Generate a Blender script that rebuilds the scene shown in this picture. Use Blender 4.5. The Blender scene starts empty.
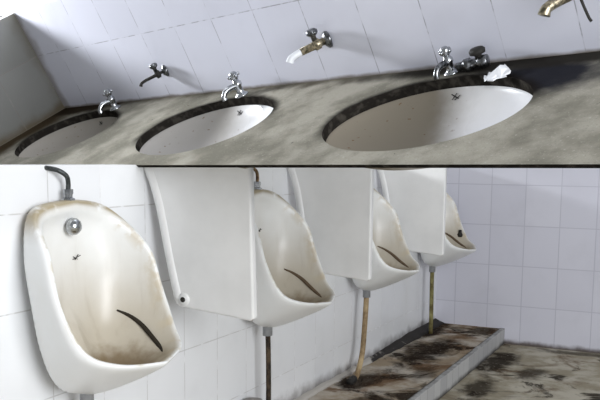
import bpy, bmesh, math, random
from mathutils import Matrix, Vector
from mathutils.bvhtree import BVHTree
random.seed(4)
C = bpy.context.scene
COL = C.collection
PI = math.pi

# ------------------------------------------------------------------ camera
cd = bpy.data.cameras.new('camera'); cam = bpy.data.objects.new('camera', cd); COL.objects.link(cam)
cd.sensor_fit = 'HORIZONTAL'; cd.sensor_width = 36; cd.lens = 50.232; cd.shift_y = 0.1131
cd.clip_start = .02
cam.location = (0.44916, -1.49286, 0.99665)
cam.rotation_euler = (1.441848, -0.009638, -1.114738)
C.camera = cam

# ------------------------------------------------------------------ world and light
w = bpy.data.worlds.new('world'); C.world = w; w.use_nodes = True
w.node_tree.nodes['Background'].inputs[0].default_value = (.93, .96, 1, 1)
w.node_tree.nodes['Background'].inputs[1].default_value = .31
# frame of the washbasin counter: its own upright frame, set back into this one
T = Matrix(((-0.3605947, 0.8116476, -0.4595646, 2.7634133),
            (-0.9326380, -0.3071211, 0.1893754, -0.2942693),
            (0.0125641, 0.4968952, 0.8677196, 1.2209500),
            (0, 0, 0, 1)))
def area(name, M, loc, target, size, power, color=(1, 1, 1), sy=None):
    l = bpy.data.lights.new(name, 'AREA'); l.energy = power; l.color = color
    l.shape = 'RECTANGLE'; l.size = size; l.size_y = sy or size
    o = bpy.data.objects.new(name, l); COL.objects.link(o)
    a = M @ Vector(loc); b = M @ Vector(target)
    o.matrix_world = Matrix.Translation(a) @ (b - a).to_track_quat('-Z', 'Y').to_matrix().to_4x4()
    return o
I4 = Matrix.Identity(4)
area('daylight_over_basins', T, (-2.80, -.62, 1.15), (0.0, 0.05, 0.05),   .45, 135, (.93, .96, 1))
area('daylight_urinal_room', I4, (.55, -3.7, 1.5), (3.3, 0, .5), 2.0, 168, (.95, .97, 1))
C.view_settings.view_transform = 'Standard'; C.view_settings.look = 'None'
C.view_settings.gamma = 1; C.view_settings.use_curve_mapping = False
C.view_settings.exposure = 0

# ------------------------------------------------------------------ helpers
class N:
    def __init__(s, name):
        s.m = bpy.data.materials.new(name); s.m.use_nodes = True; s.t = s.m.node_tree
        s.b = s.t.nodes['Principled BSDF']
    def n(s, kind, **kw):
        x = s.t.nodes.new(kind)
        for k, v in kw.items(): setattr(x, k, v)
        return x
    def l(s, a, b): s.t.links.new(a, b)
    def put(s, v, sock):
        if hasattr(v, 'is_linked') or isinstance(v, bpy.types.NodeSocket): s.l(v, sock)
        else: sock.default_value = v
    def math(s, op, a, b=0.0, clamp=False):
        x = s.n('ShaderNodeMath', operation=op); x.use_clamp = clamp
        s.put(a, x.inputs[0]); s.put(b, x.inputs[1]); return x.outputs[0]
    def mix(s, f, a, b):
        x = s.n('ShaderNodeMix', data_type='RGBA')
        s.put(f, x.inputs[0])
        for v, i in ((a, 6), (b, 7)):
            if isinstance(v, tuple): x.inputs[i].default_value = (*v, 1)
            else: s.l(v, x.inputs[i])
        return x.outputs[2]
    def noise(s, scale, detail=4, vec=None, rough=.55, dist=0):
        x = s.n('ShaderNodeTexNoise'); x.inputs['Scale'].default_value = scale
        x.inputs['Detail'].default_value = detail; x.inputs['Roughness'].default_value = rough
        x.inputs['Distortion'].default_value = dist
        s.l(vec if vec is not None else s.obj(), x.inputs['Vector']); return x.outputs['Fac']
    def obj(s):
        if not hasattr(s, '_o'): s._o = s.n('ShaderNodeTexCoord').outputs['Object']
        return s._o
    def xyz(s):
        if not hasattr(s, '_x'):
            s._x = s.n('ShaderNodeSeparateXYZ'); s.l(s.obj(), s._x.inputs[0])
        return s._x.outputs
    def ramp(s, v, a, b):                      # 0 below a, 1 above b
        x = s.n('ShaderNodeMapRange'); x.interpolation_type = 'SMOOTHSTEP'
        s.put(v, x.inputs[0]); x.inputs[1].default_value = a; x.inputs[2].default_value = b
        return x.outputs[0]
    def bump(s, h, strength=.3, dist=.002):
        x = s.n('ShaderNodeBump'); x.inputs['Strength'].default_value = strength; x.inputs['Distance'].default_value = dist
        s.l(h, x.inputs['Height']); s.l(x.outputs[0], s.b.inputs['Normal'])
    def done(s, col, rough=.4, metal=0.0):
        if isinstance(col, tuple): s.b.inputs['Base Color'].default_value = (*col, 1)
        else: s.l(col, s.b.inputs['Base Color'])
        s.put(rough, s.b.inputs['Roughness']); s.b.inputs['Metallic'].default_value = metal
        return s.m
def plain(name, col, rough=.4, metal=0.0, var=.12, scale=40, dark=None):
    k = N(name); k.b.inputs['Specular IOR Level'].default_value = .5 if rough < .5 or metal else .15; d = dark or tuple(c * (1 - var * 2) for c in col)
    return k.done(k.mix(k.ramp(k.noise(scale), .35, .7), d, col), rough, metal)

def tile_mat(name, au, av, ou, ov, su, sv, base, alt, grout, gw, broken, dirt=None, dirt_c=(.2, .17, .13), rough=.22, gstr=1.0):
    """glazed wall tiles: joints every su along axis au, every sv along axis av"""
    k = N(name); X = k.xyz()
    ds = []
    cells = []
    for a, o, s_ in ((au, ou, su), (av, ov, sv)):
        q = k.math('DIVIDE', k.math('SUBTRACT', X[a], o), s_)
        fr = k.math('FRACT', q); cells.append(k.math('FLOOR', q))
        ds.append(k.math('MULTIPLY', k.math('MINIMUM', fr, k.math('SUBTRACT', 1.0, fr)), s_))
    d = k.math('MINIMUM', ds[0], ds[1])
    g = k.math('SUBTRACT', 1.0, k.ramp(d, gw * .35, gw))
    br = k.ramp(k.noise(22, 3), .5 - .25 * broken, .5 + .02 + .1 * (1 - broken)) if broken < 1 else None
    cv = k.n('ShaderNodeCombineXYZ'); k.l(cells[0], cv.inputs[0]); k.l(cells[1], cv.inputs[1])
    wn = k.n('ShaderNodeTexWhiteNoise'); k.l(cv.outputs[0], wn.inputs[0])
    col = k.mix(wn.outputs[0], base, alt)
    col = k.mix(k.math('MULTIPLY', k.ramp(k.noise(5, 5), .45, .8), .35), col, tuple(c * .8 for c in base))
    gg = k.math('MULTIPLY', g, gstr)
    if br is not None: gg = k.math('MULTIPLY', gg, k.math('ADD', k.math('MULTIPLY', br, .75), .25))
    col = k.mix(gg, col, grout)
    if dirt:
        for ax, a, b, amt in dirt:               # grime climbing from a height or out of a corner
            v = k.math('ADD', X[ax], k.math('MULTIPLY', k.math('SUBTRACT', k.noise(9, 6), .5), abs(b - a) * 1.6))
            f = k.ramp(v, min(a, b), max(a, b))
            if a < b: f = k.math('SUBTRACT', 1.0, f)
            col = k.mix(k.math('MULTIPLY', f, amt), col, dirt_c)
    k.bump(k.math('SUBTRACT', 1.0, g), .15, .001)
    return k.done(col, k.math('ADD', k.math('MULTIPLY', g, .5), rough))

def link(name, me, mat, parent=None, M=None, smooth=False):
    o = bpy.data.objects.new(name, me); COL.objects.link(o)
    if mat: me.materials.append(mat)
    if smooth:
        for p in me.polygons: p.use_smooth = True
    if parent is not None: o.parent = parent
    elif M is not None: o.matrix_world = M
    return o
def fin(bm, name, mat, parent=None, M=None, smooth=False):
    bmesh.ops.recalc_face_normals(bm, faces=bm.faces)
    me = bpy.data.meshes.new(name); bm.to_mesh(me); bm.free()
    return link(name, me, mat, parent, M, smooth)
def tag(o, label=None, cat=None, group=None, kind=None):
    for k, v in (('label', label), ('category', cat), ('group', group), ('kind', kind)):
        if v: o[k] = v
    return o
def thing(name, M, label, cat, group=None):
    o = bpy.data.objects.new(name, None); COL.objects.link(o); o.matrix_world = M; o.empty_display_size = .05
    return tag(o, label, cat, group)
def box(bm, lo, hi, bev=0):
    lo = Vector(lo); hi = Vector(hi)
    r = bmesh.ops.create_cube(bm, size=1, matrix=Matrix.Translation((lo + hi) / 2) @ Matrix.Diagonal((*(hi - lo), 1)))
    if bev:
        es = {e for v in r['verts'] for e in v.link_edges}
        bmesh.ops.bevel(bm, geom=list(es), offset=bev, segments=2, affect='EDGES', profile=.6)
def ring_strip(bm, A, B):
    n = len(A)
    for i in range(n): bm.faces.new((A[i], A[(i + 1) % n], B[(i + 1) % n], B[i]))
def lathe(bm, prof, M=I4, n=24):
    """prof: (r, h) pairs along local z of M, r=0 closes"""
    prev = None
    for r, h in prof:
        if r < 1e-6: cur = [bm.verts.new(M @ Vector((0, 0, h)))]
        else: cur = [bm.verts.new(M @ Vector((r * math.cos(2 * PI * i / n), r * math.sin(2 * PI * i / n), h))) for i in range(n)]
        if prev:
            if len(prev) == 1 and len(cur) > 1:
                for i in range(n): bm.faces.new((prev[0], cur[(i + 1) % n], cur[i]))
            elif len(cur) == 1 and len(prev) > 1:
                for i in range(n): bm.faces.new((prev[i], prev[(i + 1) % n], cur[0]))
            elif len(cur) > 1: ring_strip(bm, prev, cur)
        prev = cur
def crom(P, t):
    n = len(P) - 1; i = min(int(t * n), n - 1); u = t * n - i
    p = [Vector(P[max(0, min(n, j))]) for j in (i - 1, i, i + 1, i + 2)]
    return .5 * ((2 * p[1]) + (-p[0] + p[2]) * u + (2 * p[0] - 5 * p[1] + 4 * p[2] - p[3]) * u * u + (-p[0] + 3 * p[1] - 3 * p[2] + p[3]) * u ** 3)
def tube(bm, pts, rad, n=12, steps=None, flat=1.0, up=None):
    """swept round bar through pts (smooth), rad a number or list"""
    steps = steps or (len(pts) - 1) * 6
    P = [crom(pts, i / steps) for i in range(steps + 1)]
    rr = [rad if not isinstance(rad, (list, tuple)) else crom([(r, 0, 0) for r in rad], i / steps)[0] for i in range(steps + 1)]
    tan = [(P[min(i + 1, steps)] - P[max(i - 1, 0)]).normalized() for i in range(steps + 1)]
    u = Vector(up) if up else (Vector((0, 0, 1)) if abs(tan[0].z) < .9 else Vector((1, 0, 0)))
    prev = None
    for p, t, r in zip(P, tan, rr):
        s = t.cross(u).normalized(); v = s.cross(t).normalized()
        if not up: u = v
        cur = [bm.verts.new(p + s * r * math.cos(2 * PI * k / n) + v * r * flat * math.sin(2 * PI * k / n)) for k in range(n)]
        if prev: ring_strip(bm, prev, cur)
        else: bm.faces.new(cur)
        prev = cur
    bm.faces.new(prev)
def along(a, b):
    a = Vector(a); b = Vector(b)
    return Matrix.Translation(a) @ (b - a).to_track_quat('Z', 'Y').to_matrix().to_4x4()
def copy_tree(o, parent=None):
    c = o.copy(); COL.objects.link(c)
    if parent is not None: c.parent = parent
    for ch in list(o.children): copy_tree(ch, c)
    return c

# ------------------------------------------------------------------ materials
TW, TH = .2, .2386
M_wallA = tile_mat('tiles_urinal_wall', 0, 2, .06, .1438, TW, TH, (.84, .85, .86), (.80, .81, .825), (.45, .44, .43), .0026, .6,
                   dirt=[(2, .0, .07, .8)], dirt_c=(.10, .08, .07), gstr=.7)
M_wallB = tile_mat('tiles_end_wall', 1, 2, -.3216, .1438, TW, TH, (.68, .68, .75), (.64, .64, .715), (.40, .40, .47), .004, 1,
                   dirt=[(2, -.088, -.055, .95)], dirt_c=(.10, .08, .07), gstr=.6)
M_kerb = tile_mat('kerb_tiles', 0, 2, 0, .004, .1, .12, (.50, .50, .49), (.40, .40, .40), (.12, .11, .10), .0035, .4, rough=.5, gstr=.5,
                  dirt=[(2, -.09, -.06, .9), (1, -.404, -.416, .9)], dirt_c=(.03, .026, .022))
k = N('grime_on_kerb')
M_wallU = tile_mat('tiles_basin_wall', 0, 2, 0, 0, TW, TH, (.74, .75, .84), (.70, .71, .80), (.20, .20, .24), .0021, .4, gstr=.75,
                   dirt=[(2, .0, .012, .8), (0, -1.39, -1.33, .6)], dirt_c=(.16, .13, .09))
M_wallV = tile_mat('shade_painted_side_wall_tiles', 1, 2, 0, 0, TW, TH, (.17, .17, .16), (.15, .15, .14), (.12, .11, .10), .003, .8,  # white tile like the basin wall; its shade is painted into the colour
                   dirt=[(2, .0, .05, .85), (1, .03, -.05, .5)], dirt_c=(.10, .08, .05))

def floor_mat(name, base, pale, brown, black, off, lvl, blobs=()):
    k = N(name)
    mp = k.n('ShaderNodeMapping'); k.l(k.obj(), mp.inputs[0]); mp.inputs['Location'].default_value = off
    v = mp.outputs[0]
    c = k.mix(k.ramp(k.noise(5, 6, v, .6), .4, .62), base, pale)
    c = k.mix(k.math('MULTIPLY', k.ramp(k.noise(3.6, 7, v, .62, .6), .52 - lvl, .66 - lvl), .9), c, brown)
    m2 = k.n('ShaderNodeMapping'); k.l(k.obj(), m2.inputs[0]); m2.inputs['Location'].default_value = (off[0] + 3.7, off[1], 1)
    c = k.mix(k.math('MULTIPLY', k.ramp(k.noise(3.2, 8, m2.outputs[0], .65, .8), .53 - lvl, .63 - lvl), .93), c, black)
    X = k.xyz(); wob = k.math('MULTIPLY', k.math('SUBTRACT', k.noise(5.5, 8, v, .65, .4), .5), 2.6)
    for bx, by, sx, sy, amt in blobs:
        a = k.math('DIVIDE', k.math('SUBTRACT', X[0], bx), sx); b = k.math('DIVIDE', k.math('SUBTRACT', X[1], by), sy)
        d = k.math('ADD', k.math('SQRT', k.math('ADD', k.math('MULTIPLY', a, a), k.math('MULTIPLY', b, b))), wob)
        c = k.mix(k.math('MULTIPLY', k.math('SUBTRACT', 1.0, k.ramp(d, .35, 1.1)), amt), c, black)
    c = k.mix(k.math('MULTIPLY', k.ramp(k.noise(60, 3, v), .55, .8), .35), c, (.5, .45, .38))
    k.bump(k.noise(30, 5, v), .4, .004)
    k.b.inputs['Specular IOR Level'].default_value = .0
    return k.done(c, k.math('SUBTRACT', .75, k.math('MULTIPLY', k.noise(4, 3, v), .25)))
M_step = floor_mat('stained_step', (.36, .29, .21), (.55, .50, .43), (.17, .10, .055), (.025, .018, .014), (1.2, .3, 0), .03, [(4.62, -.2, .45, .15, .95), (5.2, -.06, .35, .09, .97), (5.3, -.33, .12, .12, .8), (3.95, -.12, .25, .08, .85), (3.6, -.25, .2, .1, .7), (4.2, -.33, .2, .06, .6)])
M_floor = floor_mat('stained_floor', (.36, .32, .24), (.56, .52, .43), (.16, .11, .07), (.035, .028, .022), (7.1, 2.0, 0), -.03, [(4.9, -.5, .45, .12, .95), (4.35, -.53, .2, .09, .85), (4.75, -.72, .16, .10, .8), (5.36, -1.0, .06, .5, .7)])

k = N('white_glaze')                                       # sanitary ceramic of the urinals
X = k.xyz()
c = k.mix(k.math('MULTIPLY', k.ramp(k.noise(7, 5), .45, .75), .5), (.82, .83, .81), (.70, .69, .63))
M_ceramic = k.done(c, .14)
# urinal ceramic: brown scale along the bottom of the inside, tan staining over the top edge, drip lines
def urinal_mat(name, tan_amt, in_amt):
    k = N(name); X = k.xyz()
    col = k.mix(k.math('MULTIPLY', k.ramp(k.noise(6, 5), .42, .75), .4), (.87, .88, .87), (.80, .79, .75))
    at = k.n('ShaderNodeAttribute', attribute_name='inside').outputs['Fac']
    grad = k.ramp(k.math('ADD', X[2], k.math('MULTIPLY', k.math('SUBTRACT', k.noise(8, 5), .5), .12)), .50, .88)
    wash = k.math('MULTIPLY', k.math('MULTIPLY', at, k.math('SUBTRACT', 1.0, grad)), in_amt)
    col = k.mix(wash, col, (.50, .45, .36))
    st = k.n('ShaderNodeMapping'); k.l(k.obj(), st.inputs[0]); st.inputs['Scale'].default_value = (1, 1, .12)
    drip = k.math('MULTIPLY', k.math('MULTIPLY', k.ramp(k.noise(26, 3, st.outputs[0]), .5, .75), at), .4)
    col = k.mix(k.math('MULTIPLY', drip, k.math('SUBTRACT', 1.0, grad)), col, (.36, .31, .23))
    pud = k.math('SUBTRACT', 1.0, k.ramp(k.math('ADD', X[2], k.math('MULTIPLY', k.noise(30, 4), .05)), .49, .545))
    col = k.mix(k.math('MULTIPLY', k.math('MULTIPLY', pud, at), .85), col, (.17, .105, .035))
    ta = k.n('ShaderNodeAttribute', attribute_name='topedge').outputs['Fac']
    col = k.mix(k.math('MULTIPLY', k.math('MULTIPLY', ta, k.ramp(k.noise(18, 5), .25, .5)), tan_amt), col, (.36, .29, .17))
    ra = k.n('ShaderNodeAttribute', attribute_name='rim').outputs['Fac']
    col = k.mix(k.math('MULTIPLY', k.math('MULTIPLY', ra, k.ramp(k.noise(24, 5), .45, .62)), .55), col, (.52, .43, .28))
    return k.done(col, .34)
M_urinal = urinal_mat('urinal_glaze', .95, 1.0)
M_part = plain('partition_glaze', (.86, .86, .85), .38, var=.04, scale=6)
M_chrome = plain('dull_chrome', (.62, .64, .66), .22, 1.0, .2, 60)
M_dchrome = plain('tarnished_chrome', (.30, .31, .32), .3, 1.0, .35, 120)
M_brass = plain('worn_brass', (.55, .47, .33), .35, .8, .3, 90, (.10, .09, .06))
M_black = plain('black_rubber', (.035, .033, .03), .6)
M_hose = plain('dark_braided_hose', (.09, .10, .10), .45, .4, .4, 300)
M_grime = plain('dark_grime', (.035, .028, .02), .7, scale=80)
M_brownstreak = plain('brown_grime', (.17, .12, .08), .7, scale=60)
M_rust = plain('rusty_pipe', (.30, .20, .10), .7, var=.4, scale=30, dark=(.05, .03, .02))
M_yellow = plain('yellowed_plastic_pipe', (.50, .38, .22), .5, var=.3, scale=18, dark=(.22, .15, .08))
M_green = plain('greenish_plastic_pipe', (.30, .28, .12), .5, var=.3, scale=18, dark=(.10, .08, .03))
M_dpipe = plain('dark_stained_pipe', (.10, .07, .045), .6, var=.4, scale=25, dark=(.02, .016, .012))
M_grey = plain('grey_plastic', (.33, .34, .35), .4)
M_paper = plain('white_soap_or_paper', (.85, .86, .88), .7, var=.03)
M_frame = plain('white_frame', (.8, .82, .85), .4, var=.03)
k = N('bright_window_glass'); k.b.inputs['Emission Color'].default_value = (.95, .97, 1, 1); k.b.inputs['Emission Strength'].default_value = 1.6
M_pane = k.done((.8, .85, .9), .2)

# ------------------------------------------------------------------ setting: urinal room
def top_at(x):      # height of the cut edge where this part of the room ends
    return .9765 - (x - 1.906) * .0033
WX0, XB = 1.40, 5.4212
bm = bmesh.new(); box(bm, (WX0, 0, -.09), (3.3, .12, .9)); box(bm, (3.3, 0, -.09), (XB, .12, 1.0))
for v in bm.verts:
    if v.co.z > .5: v.co.z = .9765 if v.co.z < .95 else 1.0
tag(fin(bm, 'wall_left', M_wallA), kind='structure')
bm = bmesh.new(); box(bm, (XB, -2.6, -.09), (XB + .12, 0.12, 1.12))
tag(fin(bm, 'wall_back', M_wallB), kind='structure')
bm = bmesh.new(); box(bm, (-1.0, -2.6, -.17), (XB, -.405, -.09)); box(bm, (-1.0, -.405, -.17), (WX0, 0, -.09))
tag(fin(bm, 'floor', M_floor), kind='structure')
PW = .433
bm = bmesh.new(); box(bm, (1.4, -PW + .028, -.09), (XB, 0, 0))
tag(fin(bm, 'step', M_step), kind='structure', label='low stained step running under the row of urinals')
bm = bmesh.new(); box(bm, (1.4, -PW, -.09), (XB, -PW + .028, .004), .003)
tag(fin(bm, 'trim_1', M_kerb), kind='structure')
# mortar fillet with black muck where step meets wall
bm = bmesh.new(); rr = random.Random(2)
n = 90; rows = []
for i in range(n + 1):
    x = 1.4 + (XB - 1.4) * i / n
    far = max(0, min(1, (x - 4.3) / .5)); a = .026 + .012 * rr.random() + .03 * far; h = .010 + .006 * rr.random() + .012 * far
    rows.append([bm.verts.new(p) for p in ((x, .01, h), (x, -.004, h), (x, -a * .5, h * .5), (x, -a, .0005), (x, .01, -.01))])
for i in range(n):
    for j in range(4): bm.faces.new((rows[i][j], rows[i + 1][j], rows[i + 1][j + 1], rows[i][j + 1]))
k = N('muck_and_mortar')
M_muck = k.done(k.mix(k.ramp(k.math('ADD', k.noise(7, 6), k.math('MULTIPLY', k.math('SUBTRACT', k.xyz()[0], 4.35), .4)), .44, .54), (.48, .45, .41), (.02, .016, .014)), .8)
tag(fin(bm, 'baseboard_left', M_muck, smooth=True), kind='structure')

# ------------------------------------------------------------------ setting: washbasin wall
XV = -1.397
WT = .425
bm = bmesh.new(); box(bm, (XV - .12, 0, -.03), (2.1, .1, WT))
tag(fin(bm, 'wall_right', M_wallU, M=T), kind='structure')
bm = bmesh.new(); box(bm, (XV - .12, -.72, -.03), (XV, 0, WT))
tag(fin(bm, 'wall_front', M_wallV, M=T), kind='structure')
def window(name, a, b, axis, mull):
    """pane with frame and mullions standing on the tiled wall"""
    bm = bmesh.new()
    z0, z1 = (WT, WT + .75) if axis == 0 else (.1, 1.75)
    if axis == 0: box(bm, (a, .045, z0 + .03), (b, .052, z1 - .03))
    else: box(bm, (XW - .025, a, z0 + .03), (XW - .018, b, z1 - .03))
    w = tag(fin(bm, name, M_pane, M=T), kind='structure')
    bm = bmesh.new()
    def bar(p0, p1, q0, q1):
        if axis == 0: box(bm, (p0, .03, q0), (p1, .07, q1), .003)
        else: box(bm, (XW - .04, p0, q0), (XW, p1, q1), .003)
    bar(a, b, z0, z0 + .03); bar(a, b, z1 - .03, z1)
    for x in mull: bar(x - .015, x + .015, z0 + .03, z1 - .03)
    f = fin(bm, 'window_frame', M_frame); f.parent = w
    return w
XW = -2.9
window('window_1', XV - 1.4, 0.35, 0, (XV - .78, XV - .03, -.9, -.28, .33))
window('window_2', -1.3, .1, 1, (-1.285, -.6, .085))

# ------------------------------------------------------------------ counter with three holes
BX, BY, BA, BB, BD = .7173, .2506, .274, .182, .8342
YF = .490
centres = [BX, BX - BD, BX - 2 * BD - .03]
cells = [(.3, 2.0), (-.5342, .3), (XV, -.5342)]
def ellipse(cx, s, z, n=96, angs=None):
    angs = angs or [2 * PI * i / n for i in range(n)]
    return [Vector((cx + BA * s * math.cos(t), -BY + BB * s * math.sin(t), z)) for t in angs]
k = N('stained_terrazzo_counter'); X = k.xyz()
c = k.mix(k.ramp(k.noise(4, 7, None, .6), .40, .62), (.20, .19, .155), (.37, .35, .295))
c = k.mix(k.math('MULTIPLY', k.ramp(k.noise(11, 7), .55, .72), .5), c, (.17, .16, .13))
c = k.mix(k.math('MULTIPLY', k.ramp(k.noise(210, 2), .56, .70), .35), c, (.16, .15, .13))
c = k.mix(k.math('MULTIPLY', k.ramp(k.noise(150, 2), .60, .72), .3), c, (.62, .60, .55))
c = k.mix(k.math('MULTIPLY', k.ramp(k.noise(30, 3), .70, .74), .8), c, (.05, .045, .04))
# grime along the wall joint, heavier to the far right and in the left corner
back = k.ramp(k.math('ADD', X[1], k.math('MULTIPLY', k.math('SUBTRACT', k.noise(10, 6), .5), .09)), -.045, .0)
c = k.mix(k.math('MULTIPLY', back, .75), c, (.07, .06, .045))
def ell_d(cx, sx, sy, cy=-BY):
    a = k.math('DIVIDE', k.math('SUBTRACT', X[0], cx), sx); b = k.math('DIVIDE', k.math('SUBTRACT', X[1], cy), sy)
    return k.math('SQRT', k.math('ADD', k.math('MULTIPLY', a, a), k.math('MULTIPLY', b, b)))
nz = k.math('MULTIPLY', k.math('SUBTRACT', k.noise(13, 6), .5), .55)
spill = k.math('SUBTRACT', 1.0, k.ramp(k.math('ADD', ell_d(BX + .20, .26, .13, -.11), nz), .45, 1.0))
c = k.mix(k.math('MULTIPLY', spill, .97), c, (.014, .015, .022))
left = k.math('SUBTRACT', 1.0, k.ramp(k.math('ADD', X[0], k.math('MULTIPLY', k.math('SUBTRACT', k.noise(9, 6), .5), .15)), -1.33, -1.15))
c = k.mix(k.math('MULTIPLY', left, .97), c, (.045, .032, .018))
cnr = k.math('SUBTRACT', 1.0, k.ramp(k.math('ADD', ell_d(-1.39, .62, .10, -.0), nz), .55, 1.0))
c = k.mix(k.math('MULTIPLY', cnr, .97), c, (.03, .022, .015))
smear = k.math('SUBTRACT', 1.0, k.ramp(k.math('ADD', ell_d(.9, .75, .055, -.02), nz), .4, 1.0))
c = k.mix(k.math('MULTIPLY', smear, .95), c, (.022, .02, .018))
for cx in centres:                                        # ring of dirt round every rim
    f = k.math('SUBTRACT', 1.0, k.ramp(k.math('ADD', ell_d(cx, BA, BB), k.math('MULTIPLY', nz, .3)), .99, 1.14))
    up = k.ramp(k.math('SUBTRACT', k.math('MULTIPLY', X[1], 1.0), k.math('MULTIPLY', k.math('SUBTRACT', X[0], cx), .25)), -.36, -.22)
    c = k.mix(k.math('MULTIPLY', k.math('MULTIPLY', f, up), .95), c, (.014, .012, .011))
k.bump(k.noise(120, 3), .15, .002)
k.b.inputs['Specular IOR Level'].default_value = 0
M_counter = k.done(c, .9)
k = N('dirty_rim'); k.b.inputs['Specular IOR Level'].default_value = 0
M_rim = k.done(k.mix(k.ramp(k.noise(40, 4), .45, .7), (.018, .016, .014), (.05, .045, .038)), .7)

bm = bmesh.new(); hole_faces = []
zt_, zb = 0.0, -.026
edge = {}
def V(p, z): 
    key = (round(p[0], 4), round(p[1], 4), round(z, 4))
    if key not in edge: edge[key] = bm.verts.new((p[0], p[1], z))
    return edge[key]
for cx, (x0, x1) in zip(centres, cells):
    y0, y1 = -YF, 0.0
    angs = [2 * PI * i / 96 for i in range(96)]
    def cast(dx, dy):
        t = 1e9
        if dx > 1e-9: t = min(t, (x1 - cx) / dx)
        if dx < -1e-9: t = min(t, (x0 - cx) / dx)
        if dy > 1e-9: t = min(t, (y1 + BY) / dy)
        if dy < -1e-9: t = min(t, (y0 + BY) / dy)
        return (cx + dx * t, -BY + dy * t)
    inn = ellipse(cx, 1, 0, 96); outr = [cast(p.x - cx, p.y + BY) for p in inn]
    for corner in ((x0, y0), (x1, y0), (x1, y1), (x0, y1)):   # snap the nearest ray to each corner
        i = min(range(96), key=lambda j: (outr[j][0] - corner[0]) ** 2 + (outr[j][1] - corner[1]) ** 2)
        outr[i] = corner
    for z in (zt_, zb):
        A = [bm.verts.new((p.x, p.y, z)) for p in inn]; B = [bm.verts.new((p[0], p[1], z)) for p in outr]
        ring_strip(bm, A, B)
        if z == zt_: At, Bt = A, B
    for i in range(96):
        hole_faces.append(bm.faces.new((At[i], At[(i + 1) % 96], A[(i + 1) % 96], A[i])))
        bm.faces.new((Bt[i], Bt[(i + 1) % 96], B[(i + 1) % 96], B[i]))
bmesh.ops.remove_doubles(bm, verts=bm.verts, dist=1e-5)
for f in bm.faces:
    zs = {round(v.co.z, 4) for v in f.verts}
    if len(zs) == 2:
        c0 = f.calc_center_median()
        inside = any(((c0.x - cx) / BA) ** 2 + ((c0.y + BY) / BB) ** 2 < 1.02 for cx in centres)
        f.material_index = 1 if (inside or c0.y < -YF + .01) else 0
    # undercut of the front edge
for v in bm.verts:
    if v.co.z < -.01 and v.co.y < -YF + .001: v.co.y += .006; v.co.z = -.011
ct = fin(bm, 'washbasin_countertop', M_counter, M=T); ct.data.materials.append(M_rim)
tag(ct, 'long grey-beige speckled stone counter with three oval basin holes and dark grime along the wall', 'countertop')

# ------------------------------------------------------------------ basins
def basin_mat(name, stain, lab):
    k = N(name); X = k.xyz()
    col = k.mix(k.math('MULTIPLY', k.ramp(k.noise(5, 5), .4, .7), .4), (.80, .80, .82), (.70, .69, .66))
    f = k.math('SUBTRACT', 1.0, k.ramp(k.math('ADD', k.math('ADD', k.math('SUBTRACT', X[0], .3 if 'farthest' in lab else 0.0), k.math('MULTIPLY', X[1], .25)), k.math('MULTIPLY', k.math('SUBTRACT', k.noise(9, 5), .5), .12)), -.06, .13))
    col = k.mix(k.math('MULTIPLY', f, stain), col, (.22, .19, .14))
    sp = k.math('MULTIPLY', k.ramp(k.noise(55, 4), .66, .72), k.math('MULTIPLY', f, .8))
    col = k.mix(sp, col, (.16, .09, .04))
    k.b.inputs['Specular IOR Level'].default_value = .12
    return k.done(col, k.math('ADD', .2, k.math('MULTIPLY', f, .5)))
blabels = [('large white oval basin nearest the camera, sunk in the counter below the right pillar tap', .95),
           ('middle oval basin, brighter at its right end, in front of the middle pillar tap', .65),
           ('farthest oval basin at the dark left corner of the counter, its inside grey', .8)]
def make_basin(i):
    lab, st = blabels[i]; cx = centres[i]
    root = thing('washbasin', T @ Matrix.Translation((cx, -BY, -.13)), lab, 'washbasin', 'oval basins set in the counter')
    bm = bmesh.new(); rings = []
    depth = .112
    inner = [(1.06, 0), (1.0, 0), (.985, -.005), (.95, -.015), (.88, -.029), (.78, -.044), (.66, -.057), (.5, -.069), (.32, -.077), (.16, -.0805), (.09, -.081)]
    outer = [(.09, -.086), (.32, -.082), (.5, -.074), (.66, -.062), (.78, -.049), (.9, -.032), (.98, -.016), (1.06, -.006)]
    for s, z in inner + outer:
        r = []
        sh = 1 if s > .9 else 0
        for j in range(64):
            t = 2 * PI * j / 64
            r.append(bm.verts.new((BA * s * math.cos(t), BB * s * math.sin(t), .13 - .026 + z * .9)))
        rings.append(r)
    for a, b in zip(rings, rings[1:] + rings[:1]): ring_strip(bm, a, b)
    fin(bm, 'bowl', basin_mat('basin_glaze_%d' % i, st, lab), root, smooth=True)
    bm = bmesh.new(); z = .13 - .026
    lathe(bm, [(.0, -.077), (.02, -.077), (.024, -.073), (.026, -.0705), (.022, -.069), (.016, -.073), (0, -.075)], Matrix.Translation((0, 0, z)))
    fin(bm, 'drain', M_dchrome, root, smooth=True)
    # small dark printed emblem on the far wall of the bowl
    bm = bmesh.new()
    def surf(x, y):
        s = math.hypot(x / BA, y / BB)
        for (s0, z0), (s1, z1) in zip(inner[1:], inner[2:]):
            if s <= s0 and s >= s1: return z + .9 * (z0 + (z1 - z0) * (s0 - s) / (s0 - s1 + 1e-9))
        return z - .08
    for a, b in (((-.012, .004), (.010, -.003)), ((-.008, -.006), (.003, .006)), ((.0, -.006), (.013, .003))):
        mx, my = -.027, .167
        pa = Vector((mx + a[0], my + a[1], 0)); pb = Vector((mx + b[0], my + b[1], 0))
        pa.z = surf(pa.x, pa.y) + .0012; pb.z = surf(pb.x, pb.y) + .0012
        tube(bm, [pa, (pa + pb) / 2, pb], .0017, 6, flat=.4)
    fin(bm, 'emblem', M_black, root)['label'] = 'small dark printed emblem'
    return root
for i in range(3): make_basin(i)

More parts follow.
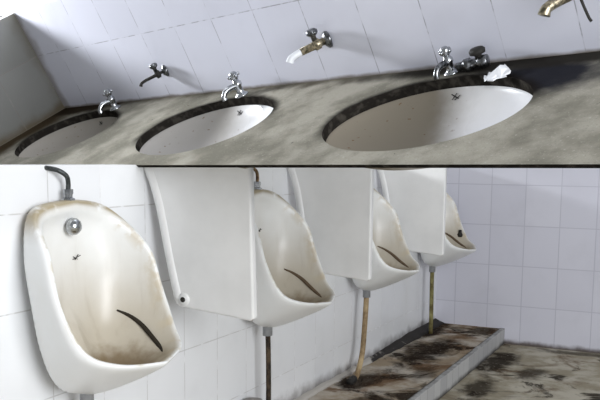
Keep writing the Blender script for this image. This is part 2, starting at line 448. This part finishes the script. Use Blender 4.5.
# ------------------------------------------------------------------ pillar taps on the counter
def pillar_tap(x, y, label, body_m, spout_m, s=1.0, rz=0.0, seized=False):
    root = thing('pillar_tap', T @ Matrix.Translation((x, y, 0)) @ Matrix.Rotation(rz, 4, 'Z') @ Matrix.Scale(s, 4), label, 'tap', 'pillar taps behind the basins')
    bm = bmesh.new()
    lathe(bm, [(0, 0), (.024, 0), (.024, .004), (.016, .008), (.0125, .012), (.0125, .032), (.016, .036), (.016, .046), (.0115, .050), (.010, .060), (0, .060)])
    fin(bm, 'body', body_m, root, smooth=True)
    bm = bmesh.new()
    tube(bm, [(0, -.008, .036), (0, -.028, .040), (0, -.050, .036), (0, -.062, .024), (0, -.063, .014)], [.0105, .0095, .009, .0085, .0095], 14)
    fin(bm, 'spout', spout_m, root, smooth=True)
    bm = bmesh.new()
    lathe(bm, [(0, .058), (.012, .058), (.015, .062), (.0135, .078), (.008, .083), (0, .084)])
    for a in (0, PI / 2):
        d = Vector((math.cos(a), math.sin(a), 0)) * .021
        tube(bm, [Vector((0, 0, .070)) - d, (0, 0, .071), Vector((0, 0, .070)) + d], [.0055, .0045, .0055], 8)
    fin(bm, 'handle', body_m, root, smooth=True)
    return root
pillar_tap(.665, -.040, 'tarnished chrome pillar tap above the largest basin beside grimy valve body', M_chrome, M_dchrome, .82, -.1)
pillar_tap(-.142, -.050, 'chrome pillar tap with raised handle behind the middle basin', M_chrome, M_chrome, .95, -.2)
pillar_tap(-.895, -.058, 'chrome pillar tap at the dark corner behind the farthest basin', M_chrome, M_chrome, .95, -.15)

# dirty valve lying by the right pillar tap
root = thing('stop_valve', T @ Matrix.Translation((.735, -.035, 0)) @ Matrix.Rotation(.25, 4, 'Z'), 'dirty grey valve body lying against the wall right of the nearest pillar tap', 'valve')
bm = bmesh.new(); A = along((-.045, 0, .016), (.05, 0, .018))
lathe(bm, [(0, 0), (.010, 0), (.0105, .018), (.015, .02), (.016, .034), (.0115, .037), (.0115, .055), (.0155, .058), (.015, .078), (.009, .08), (0, .08)], A, 16)
fin(bm, 'body', M_dchrome, root, smooth=True)
bm = bmesh.new(); lathe(bm, [(0, .0), (.009, 0), (.009, .012), (.019, .014), (.02, .022), (.015, .027), (0, .028)], along((.014, 0, .025), (.014, .002, .06)), 12)
fin(bm, 'knob', M_black, root, smooth=True)

# torn scrap of white paper on the rim
bm = bmesh.new(); rr = random.Random(9); g = []
for i in range(7):
    row = []
    for j in range(6):
        x = (i / 6 - .5) * .062; y = (j / 5 - .5) * .05
        x += rr.uniform(-.004, .004); y += rr.uniform(-.004, .004)
        if i == 6 and j > 3: x -= .008
        row.append(bm.verts.new((x, y, .004 + .007 * rr.random() + .016 * math.exp(-((x - .01) ** 2 + (y - .012) ** 2) / .0003))))
    g.append(row)
for i in range(6):
    for j in range(5):
        if (i, j) in ((0, 0), (0, 4), (5, 0)): continue
        bm.faces.new((g[i][j], g[i + 1][j], g[i + 1][j + 1], g[i][j + 1]))
for v in list(bm.verts):
    if not v.link_faces: bm.verts.remove(v)
pp_ = fin(bm, 'paper_scrap', M_paper, M=T @ Matrix.Translation((.833, -.098, .002)) @ Matrix.Rotation(.5, 4, 'Z'))
sm = pp_.modifiers.new('thick', 'SOLIDIFY'); sm.thickness = .0025
tag(pp_, 'crumpled scrap of white paper on the back rim of the largest basin', 'paper')

# ------------------------------------------------------------------ wall taps
def wall_tap(x, z, label, body_m, flange_m, handle_m, length, s=1.0, rx=0.0, rz=0.0, thin=1.0, rod=False, tip_m=None):
    root = thing('wall_tap', T @ Matrix.Translation((x, 0, z)) @ Matrix.Rotation(rz, 4, 'Z') @ Matrix.Rotation(rx, 4, 'X') @ Matrix.Scale(s, 4), label, 'tap', 'bib taps on the tiled wall')
    L = length
    bm = bmesh.new(); A = along((0, .004, 0), (0, -1, 0))
    lathe(bm, [(0, 0), (.026, 0), (.026, .006), (.018, .012), (.013, .016), (0, .016)], A, 20)
    fin(bm, 'flange', flange_m, root, smooth=True)
    bm = bmesh.new()
    lathe(bm, [(0, .008), (.011 * thin, .01), (.011 * thin, .026), (.0155, .03), (.0165, .044), (.012 * thin, .05), (.0105 * thin, L * .75), (0, L * .75)], A, 16)
    fin(bm, 'body', body_m, root, smooth=True)
    bm = bmesh.new()
    tube(bm, [(0, -L * .7, 0), (0, -L * .86, -.001), (0, -L * .98, -.004), (0, -L * 1.05, -.013)], [.0105 * thin, .010 * thin, .010 * thin, .0115 * thin], 14)
    fin(bm, 'spout', tip_m or body_m, root, smooth=True)
    bm = bmesh.new()
    lathe(bm, [(0, .01), (.008, .01), (.008, .026), (.013, .030), (.0175, .034), (.018, .042), (.012, .047), (0, .048)], along((0, -.037, 0), (0, -.033, 1)), 16)
    tube(bm, [(-.026, -.036, .038), (0, -.036, .041), (.026, -.036, .038)], [.0065, .005, .0065], 8)
    fin(bm, 'handle', handle_m, root, smooth=True)
    if rod:
        bm = bmesh.new(); tube(bm, [(.018, -.05, .02), (.022, -.052, -.01), (.030, -.05, -.05), (.034, -.048, -.062)], .003, 8)
        fin(bm, 'lever', M_black, root, smooth=True)
    return root
wall_tap(-.560, .098, 'dark thin wall tap above the farthest basin, leftmost of the three wall taps', M_black, M_dchrome, M_dchrome, .115, .85, .0, -.35, .6)
wall_tap(.255, .118, 'brass wall tap with white tip between the middle and nearest basins', M_brass, M_dchrome, M_dchrome, .125, .95, .0, -.45, 1.0, tip_m=M_frame)
wall_tap(1.045, .150, 'brass wall tap at the top right with dark lever, cut by the picture edge', M_brass, M_dchrome, M_dchrome, .125, 1.0, .0, -.35, 1.15, rod=True, tip_m=M_brass)

# ------------------------------------------------------------------ urinals
NS = 7
def loop(P, n=6):
    """half outline (top centre .. nose), mirrored to a closed loop; P holds (x, out, z)"""
    h = [crom(P, i / ((len(P) - 1) * n)) for i in range((len(P) - 1) * n + 1)]
    pts = [Vector((p[0], -p[1], p[2])) for p in h] + [Vector((-p[0], -p[1], p[2])) for p in reversed(h[1:-1])]
    return pts
L_wall = [(0, 0, .885), (.12, 0, .868), (.152, 0, .77), (.142, 0, .65), (.124, 0, .52), (.078, 0, .405), (0, 0, .362)]
L_mid = [(0, .028, .892), (.130, .030, .870), (.180, .062, .77), (.180, .085, .65), (.162, .112, .515), (.110, .125, .430), (0, .135, .396)]
L_out = [(0, .050, .884), (.134, .053, .858), (.194, .132, .765), (.205, .170, .652), (.188, .222, .545), (.127, .285, .510), (0, .328, .498)]
def mixl(A, B, t): return [tuple(a + (b - a) * t for a, b in zip(p, q)) for p, q in zip(A, B)]
L_pre = [(0, .046, .890), (.135, .048, .866), (.196, .120, .770), (.206, .155, .650), (.188, .205, .535), (.126, .268, .496), (0, .312, .482)]
L_rt = [(0, .056, .876), (.127, .060, .850), (.186, .140, .762), (.197, .178, .652), (.180, .231, .551), (.120, .290, .517), (0, .328, .506)]
L_in = [(0, .054, .866), (.119, .057, .840), (.177, .134, .758), (.187, .170, .652), (.169, .222, .552), (.110, .277, .517), (0, .312, .504)]
L_i1 = [(0, .040, .852), (.108, .042, .826), (.165, .105, .752), (.174, .130, .650), (.155, .178, .545), (.098, .245, .500), (0, .282, .482)]
L_i2 = [(0, .026, .830), (.092, .026, .806), (.143, .058, .742), (.150, .072, .650), (.130, .112, .535), (.078, .190, .470), (0, .232, .450)]
L_i3 = [(0, .020, .79), (.070, .020, .77), (.105, .030, .72), (.110, .036, .640), (.096, .062, .535), (.055, .135, .455), (0, .165, .440)]
L_i4 = [(0, .017, .74), (.036, .017, .73), (.055, .020, .69), (.060, .024, .630), (.052, .040, .55), (.030, .085, .475), (0, .105, .455)]
loops = [L_wall, L_mid, L_pre, L_out, L_rt, L_in, L_i1, L_i2, L_i3, L_i4]
def urinal_mesh():
    bm = bmesh.new()
    R_ = []
    for q in loops: R_.append([bm.verts.new(p) for p in loop(q)])
    for a, b in zip(R_, R_[1:]): ring_strip(bm, a, b)
    bm.faces.new(R_[0])
    c = bm.verts.new((0, -.022, .62)); n = len(R_[-1])
    for i in range(n): bm.faces.new((R_[-1][i], R_[-1][(i + 1) % n], c))
    bmesh.ops.recalc_face_normals(bm, faces=bm.faces)
    ins = {v.index: 0 for v in bm.verts}
    bm.verts.index_update()
    idx = {}
    for k_, r in enumerate(R_):
        for v in r: idx[v.index] = k_
    idx[c.index] = 10
    me = bpy.data.meshes.new('urinal_body'); bm.to_mesh(me); bm.free()
    for nm, fn in (('inside', lambda k_, co: 1.0 if k_ >= 5 else 0.0),
                   ('topedge', lambda k_, co: max(0, min(1, (co.z - .80) / .05)) * (1.0 if k_ in (0, 1, 2, 3) else (.35 if k_ == 4 else 0))),
                   ('rim', lambda k_, co: 1.0 if k_ in (4, 5) and co.z < .83 else 0.0)):
        at = me.attributes.new(nm, 'FLOAT', 'POINT')
        for i, d in enumerate(at.data): d.value = fn(idx[i], me.vertices[i].co)
    return me
U_ME = urinal_mesh()
UBVH = BVHTree.FromPolygons([v.co[:] for v in U_ME.vertices], [p.vertices[:] for p in U_ME.polygons])
def on_surface(p, off):
    co, nrm, i, d = UBVH.find_nearest(Vector(p))
    s = 1 if nrm.y < 0 else -1
    return co + nrm * s * off

def make_urinal(x, label):
    root = thing('urinal', Matrix.Translation((x, 0, 0)), label, 'urinal', 'urinals in a row on the tiled wall')
    b = link('body', U_ME, M_urinal, root, smooth=True)
    m = b.modifiers.new('sub', 'SUBSURF'); m.levels = 1; m.render_levels = 2
    # crack of grime down the right-hand crease
    bm = bmesh.new()
    raw = [(.129, -.075, .589), (.143, -.107, .5735), (.1475, -.143, .5515), (.136, -.187, .5226), (.118, -.22, .508), (.100, -.245, .497)]
    pts = [on_surface(p, .0022) for p in raw]
    tube(bm, pts, [.0025, .005, .0065, .0065, .006, .003], 8, 30)
    fin(bm, 'grime_streak', M_grime, root, smooth=True)['label'] = 'dark streak of grime inside the bowl'
    bm = bmesh.new()
    for a, c2 in (((.022, .734), (.050, .742)), ((.030, .732), (.042, .745)), ((.024, .741), (.040, .733))):
        p = [on_surface((a[0], -.02, a[1]), .0035), on_surface((c2[0], -.02, c2[1]), .0035)]
        p.insert(1, (p[0] + p[1]) / 2)
        tube(bm, p, .0016, 6, flat=.5)
    fin(bm, 'emblem', M_black, root)['label'] = 'small dark printed emblem'
    # inlet: nut and flexible hose into the wall
    bm = bmesh.new()
    lathe(bm, [(0, .884), (.017, .884), (.017, .893), (.011, .896), (.011, .903), (.013, .904), (.013, .916), (0, .918)], Matrix.Translation((0, -.03, 0)), 6)
    fin(bm, 'inlet_nut', M_chrome, root)
    bm = bmesh.new(); lathe(bm, [(0, .46), (.022, .458), (.022, .40), (.018, .396), (.018, .36), (0, .36)], Matrix.Translation((.0, -.075, 0)), 16)
    fin(bm, 'waste_outlet', M_grey, root, smooth=True)
    return root
UX = [2.10, 3.085, 4.06, 5.085]
def hose(root, pts, mat, r=.0058):
    bm = bmesh.new(); tube(bm, pts, r, 10); fin(bm, 'supply_hose', mat, root, smooth=True)
def waste(root, pts, mat, r):
    bm = bmesh.new(); tube(bm, pts, r, 12); fin(bm, 'waste_pipe', mat, root, smooth=True)
labs = ['white urinal nearest the camera with chrome flush dome, whole bowl in view',
        'stained white urinal just behind the first partition, dark waste pipe below',
        'white urinal behind the second partition with a yellowed waste pipe below',
        'farthest white urinal beside the end wall, small dark fitting on its rim']
ur0 = make_urinal(UX[0], labs[0]); urs = [ur0]
for x, l in zip(UX[1:], labs[1:]):
    c = copy_tree(ur0); c.matrix_world = Matrix.Translation((x, 0, 0)); c['label'] = l; urs.append(c)
root = ur0
bm = bmesh.new(); A = along((0, -.022, .826), (0, -.10, .812))
lathe(bm, [(0, 0), (.010, 0), (.011, .012), (.021, .015), (.0225, .024), (.019, .034), (.011, .041), (0, .043)], A, 20)
fin(bm, 'flush_spreader', M_chrome, root, smooth=True)
bm = bmesh.new()
tube(bm, [(-.055, -.0265, .836), (-.02, -.0255, .838), (.02, -.0255, .838), (.06, -.0265, .835)], [.001, .003, .003, .001], 6)
fin(bm, 'stain_line', M_grey, root, smooth=True)
for c in urs[1:]:                                        # older, browner streaks in the other bowls
    for ch in c.children:
        if ch.name.startswith('grime_streak'):
            ch.material_slots[0].link = 'OBJECT'; ch.material_slots[0].material = M_brownstreak
HM = [M_hose, M_rust, M_hose, M_hose]
for r, hm in zip(urs, HM):
    if r is ur0: pts = [(0, -.03, .912), (-.001, -.032, .932), (-.012, -.036, .950), (-.030, -.024, .964), (-.045, .004, .970)]
    else: pts = [(0, -.03, .912), (.002, -.03, .93), (.012, -.02, .952), (.02, .006, .968)]
    hose(r, pts, hm, .0062 if r is ur0 else .006)
waste(urs[1], [(0, -.075, .37), (.01, -.072, .34), (.015, -.072, .2), (.015, -.072, .0)], M_dpipe, .0095)
waste(urs[2], [(0, -.075, .37), (-.005, -.075, .32), (-.02, -.075, .2), (-.05, -.077, .09), (-.13, -.085, .015), (-.19, -.09, .009)], M_yellow, .0125)
waste(urs[3], [(0, -.075, .37), (.0, -.075, .3), (-.005, -.078, .15), (-.01, -.08, .0)], M_green, .012)
waste(urs[0], [(0, -.075, .37), (.005, -.07, .3), (.0, -.05, .22), (.0, .01, .19)], M_grey, .016)
bm = bmesh.new(); lathe(bm, [(0, 0), (.014, 0), (.016, .014), (.010, .026), (.010, .040), (0, .042)], Matrix.Translation((.17, -.185, .555)), 12)
fin(bm, 'rim_fitting', M_black, urs[3], smooth=True)['label'] = 'small dark fitting on the rim'
# black end piece on the yellow pipe
bm = bmesh.new(); tube(bm, [(-.17, -.088, .010), (-.20, -.092, .011), (-.235, -.095, .010)], .017, 12)
fin(bm, 'pipe_end', M_black, urs[2], smooth=True)
bm = bmesh.new(); tube(bm, [(.015, -.072, .10), (.015, -.072, .05), (.015, -.072, .002)], [.014, .017, .022], 12)
fin(bm, 'pipe_end', M_black, urs[1], smooth=True)

# rounded stained elbow standing out of the wall left of the dark pipe
root = thing('drain_elbow', Matrix.Translation((3.03, -.0, .02)), 'rounded pale grimy drain elbow bulging from the wall below the first partition', 'pipe')
bm = bmesh.new()
lathe(bm, [(0, -.02), (.062, -.02), (.062, .02), (.056, .045), (.035, .068), (0, .076)], Matrix.Translation((0, -.045, .04)), 20)
fin(bm, 'dome', plain('grimy_plastic', (.42, .39, .37), .5, var=.2, scale=14), root, smooth=True)
bm = bmesh.new(); lathe(bm, [(0, 0), (.068, 0), (.068, .05), (0, .05)], Matrix.Translation((0, -.045, -.02)), 20)
fin(bm, 'collar', M_grey, root, smooth=True)

# ------------------------------------------------------------------ partitions
def make_partition(x, label):
    root = thing('urinal_partition', Matrix.Translation((x, 0, 0)), label, 'partition', 'ceramic partitions between urinals')
    prof = [(.004, .992), (.004, .975), (-.020, .92), (-.040, .85), (-.064, .72), (-.088, .590), (-.094, .570), (-.108, .563), (-.2, .555), (-.30, .546), (-.345, .541), (-.3575, .552), (-.3575, .75), (-.3575, .992)]
    th = .014
    bm = bmesh.new()
    A = [bm.verts.new((-th, y, z)) for y, z in prof]; B = [bm.verts.new((th, y, z)) for y, z in prof]
    bm.faces.new(A); bm.faces.new(list(reversed(B))); ring_strip(bm, A, B)
    bmesh.ops.recalc_face_normals(bm, faces=bm.faces)
    es = [e for e in bm.edges if abs(e.verts[0].co.x - e.verts[1].co.x) < 1e-6]
    bmesh.ops.bevel(bm, geom=es, offset=.008, segments=3, affect='EDGES', profile=.5)
    p = fin(bm, 'panel', M_part, root)
    for poly in p.data.polygons: poly.use_smooth = True
    wn = p.modifiers.new('wn', 'WEIGHTED_NORMAL'); wn.keep_sharp = False; wn.weight = 90
    # foot lug towards the wall with a dark screw
    bm = bmesh.new(); tube(bm, [(0, -.014, .985), (0, -.038, .92), (0, -.058, .84), (0, -.082, .70), (0, -.106, .585)], .0195, 20)
    fin(bm, 'rear_flange', M_part, root, smooth=True)
    bm = bmesh.new(); lathe(bm, [(0, 0), (.020, 0), (.018, .006), (.008, .009), (0, .009)], along((-.012, -.126, .588), (-1, -.126, .588)), 18)
    fin(bm, 'mounting_boss', M_part, root, smooth=True)
    bm = bmesh.new(); lathe(bm, [(0, 0), (.008, 0), (.008, .003), (.004, .006), (0, .006)], along((-.020, -.126, .588), (-1, -.126, .588)), 10)
    fin(bm, 'screw', M_black, root, smooth=True)
    return root
PX = [2.4906, 3.3832, 4.3446]
pl = ['white ceramic partition nearest the camera, with a dark screw near its lower corner',
      'white ceramic partition in the middle, between the second and third urinals',
      'farthest white ceramic partition, in front of the last urinal']
p0 = make_partition(PX[0], pl[0])
TILT = Matrix.Translation((0, 0, .55)) @ Matrix.Rotation(math.radians(-3.4), 4, 'Y') @ Matrix.Translation((0, 0, -.55))
for x, l in zip(PX[1:], pl[1:]):
    c = copy_tree(p0); c.matrix_world = Matrix.Translation((x, 0, 0)); c['label'] = l
p0.matrix_world = Matrix.Translation((PX[0], 0, 0)) @ TILT
